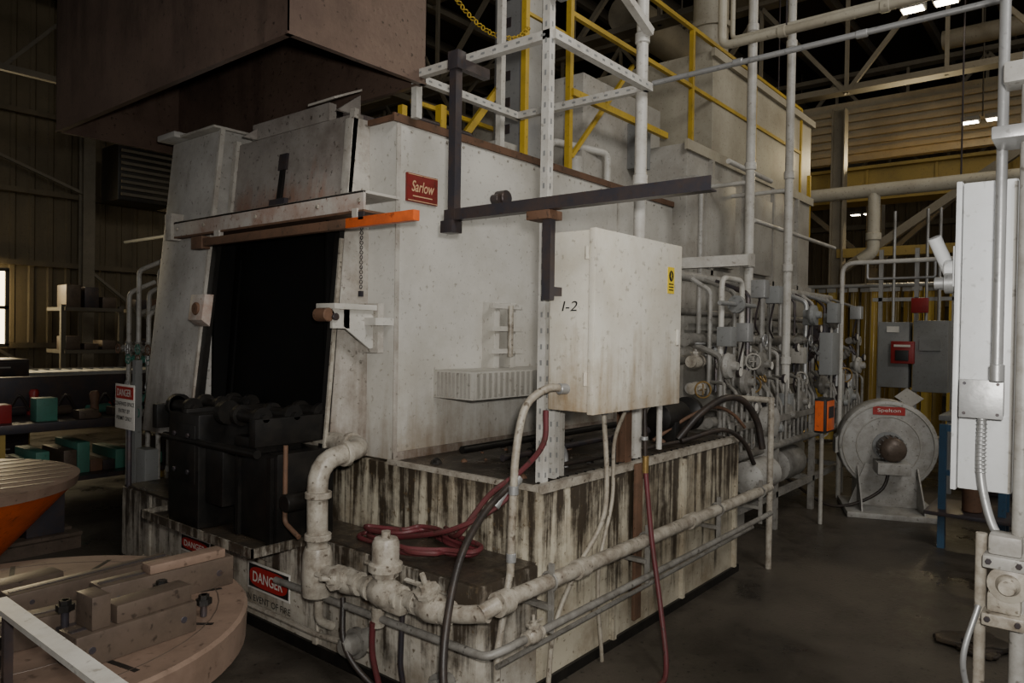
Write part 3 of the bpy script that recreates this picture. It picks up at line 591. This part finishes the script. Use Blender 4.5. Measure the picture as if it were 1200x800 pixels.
# ------------------------------------------------------------------ guardrail + ladder
b=B('platform_guardrail')
for x in(4.42,6.43,8.0,9.56): b.bar((x,3.1,2.84 if x<6 else 3.37),(x,3.1,4.56),.042,.042,'yellow')
b.bar((3.92,3.12,2.83),(3.92,3.12,5.2),.04,.04,'yellow');b.bar((4.42,3.1,4.5),(4.42,3.1,5.2),.042,.042,'yellow')
for k in(3,6,7): b.bar((3.92,3.12,3.0+k*.28),(4.42,3.12,3.0+k*.28),.022,.022,'yellow')
for z in(4.55,4.0): b.bar((4.42,3.1,z),(9.58,3.1,z),.036,.036,'yellow')
b.bar((4.42,3.08,3.42),(5.9,3.08,3.42),.04,.05,'yellow')
for y in(3.1,4.3):
    b.bar((9.56,y,3.2),(9.56,y,4.55),.045,.045,'yellow')
b.bar((9.56,3.1,4.55),(9.56,4.3,4.55),.04,.04,'yellow');b.bar((9.56,2.98,2.9),(9.56,2.98,3.7),.04,.04,'yellow')
b.bar((3.3,3.3,2.84),(3.3,3.3,3.08),.05,.05,'yellow');b.bar((3.02,3.35,2.82),(3.02,3.35,3.02),.04,.04,'yellow')
b.bar((3.6,3.5,2.86),(4.1,3.5,3.45),.03,.05,'yellow');b.bar((3.6,3.9,3.3),(4.6,3.9,3.3),.03,.03,'yellow')
b.bar((4.6,3.2,3.0),(5.5,3.2,3.95),.03,.03,'yellow')
b.done()
b=B('yellow_chain')
P=smooth_path([(3.15,3.2,3.95),(3.3,3.18,3.72),(3.55,3.15,3.6),(3.8,3.12,3.62),(3.92,3.1,3.72)],9)
for k,p in enumerate(P): b.ring(p,(0,1,.2) if k%2 else (.3,.2,1),.015,.004,'yellow',8)
b.done()
# ------------------------------------------------------------------ right foreground panel
b=B('wall_mount_panel')
b.box(2.66,3.25,.217,.36,1.185,2.14,'white',.008);b.box(2.655,3.26,.362,.378,1.18,2.145,'white',.004)
b.box(2.655,2.662,.217,.227,1.19,2.13,'rear')
b.cyl((2.75,.378,1.88),(2.75,.42,1.88),.03,'white');b.cyl((2.74,.45,1.985),(2.79,.405,1.86),.021,'white')
b.box(2.70,2.80,.378,.39,1.82,1.95,'white',.003);b.lathe((2.74,.385,1.835),Y,[(0,.035),(.03,.035),(.035,.02),(.06,.02)],'galv')
b.done()
b=B('conduit_junction_box');b.box(2.585,2.66,.24,.345,1.42,1.528,'galv',.005);b.box(2.580,2.586,.236,.349,1.416,1.532,'galv',.002)
for y,z in((.25,1.43),(.335,1.43),(.25,1.52),(.335,1.52)): b.cyl((2.582,y,z),(2.577,y,z),.005,'dsteel',6)
b.tube([(2.60,.29,1.42),(2.60,.29,1.25),(2.57,.26,1.12),(2.55,.22,1.05)],.012,'galv',smooth=True)
for k in range(14): b.ring((2.60,.29,1.41-k*.012),Z,.0125,.002,'galv',10)
b.cyl((2.55,.25,1.53),(2.55,.25,1.58),.019,'galv');b.done()
b=B('panel_stand')
strut(b,(2.72,.19,0),(2.72,.19,2.6));strut(b,(3.2,.19,0),(3.2,.19,2.4))
b.tube([(2.47,.18,0),(2.47,.18,2.45)],.020,'pipem',12);b.box(2.38,2.55,.15,.26,2.20,2.235,'galv',.005)
b.box(2.42,2.52,.15,.24,2.36,2.42,'pipem',.01)
for z,mt_ in((1.02,'pipem'),(.86,'pipe'),(.55,'pipe')):
    b.box(2.40,2.52,.16,.26,z,z+.035,mt_,.006);b.box(2.42,2.50,.17,.25,z+.035,z+.09,mt_,.01)
    for y in(.175,.245): b.cyl((2.41,y,z+.02),(2.39,y,z+.02),.008,'dsteel',6)
b.lathe((2.47,.20,.98),-X,[(0,.03),(.03,.03),(.035,.05),(.055,.05),(.06,.03),(.09,.02)],'pipe');b.box(2.44,2.56,.18,.29,.3,.48,'rear',.01)
b.tube([(2.47,.27,.5),(2.47,.27,1.1)],.015,'pipe');b.tube([(2.5,.24,.1),(2.47,.26,.5)],.02,'pipe');b.tube([(2.44,.27,.9),(2.40,.30,.75),(2.45,.28,.6)],.008,'galv',smooth=True)
b.box(2.36,2.80,.12,.26,0,.012,'rear');b.box(3.14,3.26,.12,.26,0,.012,'rear')
b.done()
# ------------------------------------------------------------------ blower
b=B('blower_fan')
c=V((7.85,1.67,.62));ax=V((-.93,-.37,0)).normalized();sd=ax.cross(Z)
b.lathe(c-ax*.14,ax,[(0,.40),(.01,.43),(.03,.44),(.25,.44),(.27,.43),(.28,.40),(.285,.13),(.285,.12)],'pipem',40)
b.lathe(c+ax*.14,ax,[(0,.14),(.02,.14),(.02,.10),(.06,.09)],'grey',24)
b.lathe(c+ax*.18,ax,[(0,.10),(.02,.115),(.22,.115),(.24,.10),(.26,.04)],'brown',22)
for k in range(16):
    an=k*math.pi/8;e=sd*math.cos(an)+Z*math.sin(an);b.bar(c+ax*.22+e*.118,c+ax*.39+e*.118,.006,.014,'grey',up=e)
b.ring(c+ax*.145,ax,.40,.006,'rear',36);b.ring(c+ax*.145,ax,.28,.005,'rear',30)
def bx(u0,u1,v0,v1,z0,z1,mat,bev=.006):
    b.prism([V((c.x,c.y,0))+ax*u+sd*v+Z*z0 for u,v in((u0,v0),(u1,v0),(u1,v1),(u0,v1))],Z*(z1-z0),mat,bev)
bx(-.2,.55,-.40,.40,0,.05,'pipem')
b.prism([V((c.x,c.y,0))+ax*.15+sd*v+Z*z for v,z in((-.34,.05),(.34,.05),(.2,.45),(-.2,.45))],ax*.02,'pipem')
for s_ in(-1,1): b.prism([V((c.x,c.y,0))+sd*s_*.26+ax*u+Z*z for u,z in((-.15,.05),(.5,.05),(.45,.14),(.17,.42),(-.15,.42))],sd*.012,'pipem')
bx(.2,.48,-.14,.14,.40,.505,'pipem')
b.text('Spelton',c+ax*.146+Z*.34,-sd if (-sd).dot(V((.632,-.775,0)))>0 else sd,Z,.045,'signw',w=.2,ext=.006)
b.prism([c+ax*.145+sd*v+Z*z for v,z in((-.14,.30),(.14,.30),(.14,.38),(-.14,.38))],ax*.004,'signr')
b.prism([c-ax*.12+sd*v*1+Z*z for v,z in((.18,.30),(.46,.05),(.46,-.1),(.2,.0))],ax*.22,'pipem')
b.tube([c+ax*.3-Z*.1,c+ax*.35-Z*.4+sd*.1,c+ax*.3-Z*.58+sd*.5,c-Z*.4+sd*.9],.015,'bhose',smooth=True)
b.done()
# ------------------------------------------------------------------ right background
b=B('electrical_cabinet_rack')
b.box(11,11.25,2.08,2.46,.99,1.88,'grey',.01);b.box(10.99,11.25,1.62,2.03,.95,1.9,'grey',.01);b.box(10.9,10.99,2.0,2.28,1.32,1.62,'red',.01);b.box(10.92,11,1.85,2.05,2.0,2.2,'red',.01)
b.box(10.97,10.99,1.7,1.95,1.5,1.65,'grey');b.box(10.985,10.99,2.2,2.35,1.74,1.82,'signw')
b.box(10.89,10.9,2.04,2.24,1.545,1.575,'signw');b.box(10.88,10.9,2.06,2.22,1.36,1.5,'signk',.004)
for y in(1.6,2.05,2.5): b.bar((11.28,y,0),(11.28,y,2.9),.05,.05,'galv')
for y in(1.75,1.9,2.3): b.tube([(11.1,y,1.88),(11.1,y,3.4)],.02,'galv')
b.bar((11.28,1.5,2.2),(11.28,2.6,2.2),.05,.05,'galv');b.box(10.9,11.2,1.7,2.3,.3,.36,'galv')
b.prism([(10.8,2.0,.75),(10.8,2.2,.88),(10.8,2.06,1.0),(10.8,1.86,.87)],(.06,0,0),'signw');b.bar((10.86,2.03,.87),(11.2,2.05,.97),.03,.03,'galv')
b.done()
b=B('strip_curtain');random.seed(2)
yy=1.0
for k in range(30):
    o=.07*(k%2);dx=random.uniform(-.03,.03);tw=random.uniform(-.06,.06)
    P=[(12+o+.05*math.sin(j*.62)+dx+tw*j/5,yy+j*.026,.06) for j in range(6)]
    mt_=('pvc','pvc2','pvc3','pvc2','pvc')[random.randrange(5)]
    lo=[b.bm.verts.new(p) for p in P];hi=[b.bm.verts.new((p[0]+.02,p[1]-.01,2.42)) for p in P];i=b.mi(mt_)
    for j in range(5):
        f=b.bm.faces.new((lo[j],lo[j+1],hi[j+1],hi[j]));f.material_index=i
    b.box(12+o-.01,12+o+.01,yy,yy+.13,2.36,2.42,'galv')
    yy+=random.choice((.11,.14,.15,.17))
b.cyl((12.02,.9,2.45),(12.02,5.3,2.45),.03,'galv')
for y in(.95,5.25): b.bar((12.02,y,0),(12.02,y,2.5),.06,.06,'galv')
b.done()
b=B('white_pipe_frame');b.tube([(8.0,2.14,0),(8.0,2.14,2.42),(8.0,.3,2.42),(8.0,.3,0)],.022,'pipec',12,fil=.12);b.tube([(8.0,1.9,2.42),(8.0,1.9,2.25),(8,1.3,2.25),(8,1.3,2.42)],.012,'galv');b.done()
b=B('blue_stand');b.bar((6.66,1.0,0),(6.66,1.0,.98),.05,.05,'blue');b.bar((6.9,.6,0),(6.9,.6,.98),.05,.05,'blue');b.box(6.5,7.1,.45,1.1,.28,.31,'dsteel',.004);b.bar((6.66,1.0,.95),(6.9,.6,.95),.05,.05,'blue')
b.bar((6.66,.6,0),(6.66,.6,.98),.05,.05,'blue');b.bar((6.66,.6,.6),(6.66,1.0,.6),.04,.04,'blue');b.cyl((6.7,.8,.31),(6.7,.8,.5),.07,'rusty');b.done()
b=B('steel_bench')
b.box(9.0,10.4,.3,1.4,.78,.84,'grey',.01)
for x in(9.05,10.3):
    for y in(.35,1.3): b.bar((x,y,0),(x,y,.78),.05,.05,'grey')
b.box(9.3,9.9,.6,1.1,.84,1.15,'dsteel',.02);b.box(9.2,10.2,.5,1.2,0,.4,'dsteel',.02);b.done()
b=B('rag_pile');random.seed(4)
for k in range(9):
    R_=random.uniform(.06,.11);x=4.5+.32*random.random();y=.45+.22*random.random();n_=9
    b.prism([(x+R_*random.uniform(.5,1.2)*math.cos(6.283*j/n_),y+R_*random.uniform(.5,1.2)*math.sin(6.283*j/n_),.002*k) for j in range(n_)],(0,0,random.uniform(.012,.03)),random.choice(('bhose','oil')),.004)
b.done()
b=B('brass_fitting');b.cyl((5.2,.55,.02),(5.32,.50,.02),.02,'brass');b.cyl((5.32,.5,.02),(5.35,.49,.02),.028,'brass');b.done()
# ------------------------------------------------------------------ left foreground rotary table
b=B('rotary_table')
tx,ty=.74,2.56
b.lathe((tx,ty,0),Z,[(0,.45),(.04,.45),(.05,.3),(.55,.26),(.6,.5),(.62,.66),(.64,.685),(.74,.69),(.75,.68)],'tan',64)
for R_ in(.2,.40,.60): b.ring((tx,ty,.7485),Z,R_,.003,'brown',48)
for k in range(12):
    a=k*math.pi/6+.2;b.bar((tx+.1*math.cos(a),ty+.1*math.sin(a),.749),(tx+.62*math.cos(a),ty+.62*math.sin(a),.749),.016,.004,'black')
b.done()
b=B('machining_fixture')
def rb(cx,cy,z0,L_,W_,H_,ang,mat,bev=.005,slot=True):
    d=V((math.cos(ang),math.sin(ang),0));n=V((-d.y,d.x,0));c0=V((cx,cy,z0))
    b.prism([c0+d*L_/2*a+n*W_/2*e for a,e in((-1,-1),(1,-1),(1,1),(-1,1))],Z*H_,mat,bev)
    if slot:
        for t in(-.38,.38): b.cyl(c0+d*L_*t+n*(-W_/2-.001)+Z*H_*.5,c0+d*L_*t+n*(-W_/2+.004)+Z*H_*.5,H_*.11,'dsteel',12)
        b.bar(c0-d*L_*.48+Z*(H_+.001),c0+d*L_*.48+Z*(H_+.001),W_*.18,.002,'dsteel')
rb(1.16,2.42,.75,.44,.085,.10,0.0,'brown');rb(1.02,2.64,.75,.52,.075,.07,.05,'brown');rb(.72,2.78,.75,.5,.09,.06,.1,'brown',slot=False)
rb(1.22,2.41,.85,.26,.06,.03,0,'tan',slot=False)
rb(.92,2.12,.75,.34,.10,.09,.08,'brown');rb(.66,2.36,.75,.42,.09,.08,-.1,'brown');rb(.94,2.28,.75,.30,.05,.045,0,'dsteel',slot=False)
rb(.97,2.12,.84,.22,.07,.05,.08,'brown',slot=False);rb(.82,2.12,.84,.05,.09,.09,.08,'brown',slot=False)
for p in((1.08,2.28,.84),(.80,2.26,.86),(1.16,2.17,.80),(.62,2.22,.82),(.98,2.52,.80)):
    b.cyl((p[0],p[1],.752),(p[0],p[1],p[2]+.02),.010,'dsteel',10);b.lathe((p[0],p[1],p[2]-.01),Z,[(0,.024),(.018,.024),(.018,.016),(.03,.016)],'black',6)
b.done()
b=B('strap_rail');b.bar((.62,2.20,.94),(.62,.9,.94),.042,.014,'pipec')
b.bar((.62,2.12,.752),(.62,2.12,.935),.02,.02,'dsteel');b.bar((.62,1.0,0),(.62,1.0,.935),.04,.04,'galv');b.box(.55,.69,.93,1.07,0,.01,'galv')
b.done()
b=B('rotary_table')
b.lathe((.93,4.30,0),Z,[(0,.4),(.04,.4),(.06,.22),(.45,.22),(.86,.60)],'orange',56);b.lathe((.93,4.30,.86),Z,[(0,.61),(.045,.62),(.05,.61)],'tan',56)
for k in range(9):
    y=3.85+k*.11;h=math.sqrt(max(0,.59**2-(y-4.3)**2));b.box(.93-h,.93+h,y,y+.018,.905,.913,'brown')
b.done()
# ------------------------------------------------------------------ left background
b=B('roller_conveyor')
for y in(11.6,12.6): b.box(1.5,7.5,y,y+.06,.85,.99,'grey',.004)
for k in range(38): b.cyl((1.6+k*.155,11.62,.95),(1.6+k*.155,12.62,.95),.035,'grey',10)
for x in(1.7,3.6,5.5,7.3):
    for y in(11.63,12.63): b.bar((x,y,0),(x,y,.86),.08,.08,'crane' if x<4 else 'grey')
b.done()
b=B('work_bench')
b.box(2.0,3.9,7.2,8.2,.72,.80,'dsteel',.01)
for x in(2.05,3.8):
    for y in(7.25,8.1): b.bar((x,y,0),(x,y,.72),.07,.07,'crane')
b.box(2.0,3.9,7.2,8.2,.25,.29,'dsteel');b.box(2.0,3.9,8.15,8.2,.8,1.15,'dsteel',.01)
random.seed(21)
for k in range(16):
    x=2.08+k*.112;y=random.uniform(7.32,7.95);mm=random.choice(('dsteel','brown','green','green','pipeg','rusty','red','pipem'))
    if k%3==0: b.box(x-.08,x+.09,y-.08,y+.08,.8,.8+random.uniform(.06,.22),mm,.01)
    elif k%3==1: b.lathe((x,y,.8),Z,[(0,.06),(.03,.06),(.03,.04),(random.uniform(.08,.2),.035),(.21,.045),(.24,.03)],mm,12)
    else: b.cyl((x-.1,y,.85),(x+.12,y+.06,.85),.045,mm,12);b.tube([(x,y,.9),(x+.05,y-.05,1.0),(x+.14,y-.02,.86)],.012,'bhose',smooth=True)
    b.box(x-.06,x+.05,7.35,7.9,.29,.29+random.uniform(.08,.3),random.choice(('rusty','dsteel','brown','green')),.01)
b.done()
b=B('pallet_of_parts')
for k in range(5): b.box(1.2,2.2,5.9+k*.2,6.02+k*.2,.1,.125,'brown')
for y in(5.92,6.35,6.78): b.box(1.2,2.2,y,y+.08,0,.1,'brown')
random.seed(5)
for k in range(9):
    x=1.25+.3*(k%3);y=5.95+.3*(k//3);h=.125+.15+.2*random.random()
    if k%2: b.cyl((x+.12,y+.12,.125),(x+.12,y+.12,h),.11,random.choice(('dsteel','brown')),18);b.cyl((x+.12,y+.12,h),(x+.12,y+.12,h+.05),.05,'dsteel',12)
    else: b.box(x,x+.25,y,y+.25,.125,h,random.choice(('dsteel','brown','green')),.01)
b.done()
b=B('tool_cabinet')
b.box(2.4,3.1,9.9,10.5,0,1.25,'dsteel',.015)
for k in range(6): b.box(2.385,2.4,9.93,10.47,.1+k*.19,.27+k*.19,'dsteel',.004);b.box(2.43,3.07,9.885,9.9,.1+k*.19,.27+k*.19,'dsteel',.004);b.box(2.6,2.9,9.87,9.885,.2+k*.19,.215+k*.19,'galv')
b.done()
b=B('machine_tool')
b.box(4.9,6.3,10.2,11.0,0,.9,'pipeg',.03);b.box(5.3,5.9,10.5,11.0,.9,2.1,'pipeg',.03);b.box(5.2,5.9,10.1,10.6,1.6,2.0,'dsteel',.03)
b.cyl((5.45,10.3,1.2),(5.45,10.3,1.6),.09,'galv');b.lathe((5.45,10.3,1.05),Z,[(0,.02),(.02,.05),(.15,.06)],'galv');b.box(4.8,6.2,10.15,10.6,.9,1.0,'galv',.01)
b.ring((5.2,10.05,.7),(0,1,0),.13,.012,'galv');b.cyl((5.2,10.2,.7),(5.2,10.03,.7),.02,'galv');b.tube([(5.9,10.8,2.1),(5.9,10.8,3.2),(5.9,14,3.2)],.03,'grey')
b.done()
b=B('safety_rail');b.tube([(1.6,9.2,0),(1.6,9.2,1.0),(4.6,9.2,1.0),(4.6,9.2,0)],.03,'crane',fil=.1);b.tube([(1.6,9.2,.55),(4.6,9.2,.55)],.025,'crane');b.done()
b=B('cooling_water_manifold')
for k in range(5):
    x=2.75+k*.14;y=5.40+.03*k;b.tube([(x,y,.1),(x,y,1.6+.18*(k%3)),(x+.02,5.22,1.7+.18*(k%3))],.022,'pipem',10)
    for z in(.8,1.15,1.45): b.valve((x,y,z+.04*(k%2)),Z,.018,'green' if (k+int(z*10))%2 else 'brass',up=(-1,-.3,0),wheel='green' if k%2 else 'red')
for z in(.35,.6,1.0,1.3): b.tube([(2.6,5.42,z),(3.5,5.55,z)],.026,'pipem' if z>.5 else 'green',10)
for k in range(8):
    x=2.62-.04*(k%2);y=5.44+k*.085;b.tube([(x,y,.4),(x,y,1.75+.17*(k%3)),(x+.2,y,1.85+.17*(k%3))],.018,('pipeg','pipem')[k%2],10)
    for z in(1.0+.1*(k%3),1.4+.08*(k%2)): b.valve((x,y,z),Z,.018,('green','pipeg')[k%2],up=(-1,0,0),wheel=('green','rusty','galv')[k%3])
b.tube([(2.62,5.45,1.0),(2.62,5.45,2.3),(2.7,5.2,2.3)],.03,'pipem');b.box(2.45,2.55,5.45,5.6,.0,.75,'grey',.01);b.bar((2.5,5.7,0),(2.5,5.7,1.4),.05,.05,'grey')
b.done()
b=B('stacked_steel_racks')
for k in range(3):
    for x in(4.6+k*1.1,5.5+k*1.1): b.bar((x,13.2,0),(x,13.2,2.0),.07,.07,'truss')
    for z in(.5,1.2,1.9):
        b.box(4.6+k*1.1,5.5+k*1.1,13.1,13.9,z,z+.06,'truss')
        for j in range(3): b.box(4.65+k*1.1+j*.28,4.65+k*1.1+j*.28+.22,13.2,13.6,z+.06,z+.06+random.uniform(.1,.38),random.choice(('brown','dsteel','rusty')),.01)
b.done()
b=B('unit_heater');b.box(5.6,6.6,13.6,14.3,3.9,4.9,'black',.02)
for k in range(8): b.box(5.65,6.55,13.56,13.6,3.98+k*.11,4.03+k*.11,'truss')
b.bar((5.7,13.9,4.9),(5.7,13.9,CE),.04,.04,'truss');b.bar((6.5,13.9,4.9),(6.5,13.9,CE),.04,.04,'truss');b.done()
# ------------------------------------------------------------------ lights / world
w=bpy.data.worlds.new('World');bpy.context.scene.world=w;w.use_nodes=True
w.node_tree.nodes['Background'].inputs[0].default_value=(.95,.93,.90,1);w.node_tree.nodes['Background'].inputs[1].default_value=0.25
def light(name,kind,loc,tgt,e,size,col):
    l=bpy.data.lights.new(name,kind);l.energy=e;l.color=col
    if kind=='AREA': l.size=size
    elif kind=='SPOT': l.shadow_soft_size=size;l.spot_size=math.radians(120);l.spot_blend=1.0
    else: l.shadow_soft_size=size
    o=bpy.data.objects.new(name,l);o.location=loc;o.rotation_euler=(V(tgt)-V(loc)).to_track_quat('-Z','Y').to_euler();bpy.context.scene.collection.objects.link(o)
light('camera_flash','SPOT',(.02,-.1,1.80),(3.7,2.4,1.9),370,.06,(1,.97,.92))
light('bay_fill_light','AREA',(1.2,-3.0,6.5),(3.2,2.6,1.2),290,2.2,(1,.98,.95))  # added overhead area fill for the furnace; the roof has no opening here
light('rear_fill_light','AREA',(9.0,-1.5,7.0),(9.5,2.5,1.0),150,2.5,(1,.90,.72))  # unseen fill added to lift the rear piping and floor
light('curtain_back_fill','AREA',(14.2,2.6,4.6),(12.0,2.6,1.0),160,1.0,(1,.80,.45))  # unseen area light added behind the curtain to bring out its strips
light('side_window_light','AREA',(3.4,14.3,3.2),(3.6,7.0,1.2),100,1.6,(1,.82,.5))
# ------------------------------------------------------------------ camera
cam=bpy.data.cameras.new('camera');cam.sensor_width=36;cam.lens=25.7;cam.clip_end=100
co=bpy.data.objects.new('camera',cam);bpy.context.scene.collection.objects.link(co)
yaw=math.radians(39.2);pt=.0117;ro=.0157
F=V((math.cos(yaw)*math.cos(pt),math.sin(yaw)*math.cos(pt),-math.sin(pt)));Rr=V((math.sin(yaw),-math.cos(yaw),0));U=Rr.cross(F)
Rc=Rr*math.cos(ro)+U*math.sin(ro);Uc=U*math.cos(ro)-Rr*math.sin(ro)
mt=Matrix.Identity(4)
for i in range(3): mt[i][0]=Rc[i];mt[i][1]=Uc[i];mt[i][2]=-F[i]
mt.translation=V((0,0,1.65));co.matrix_world=mt
bpy.context.scene.camera=co
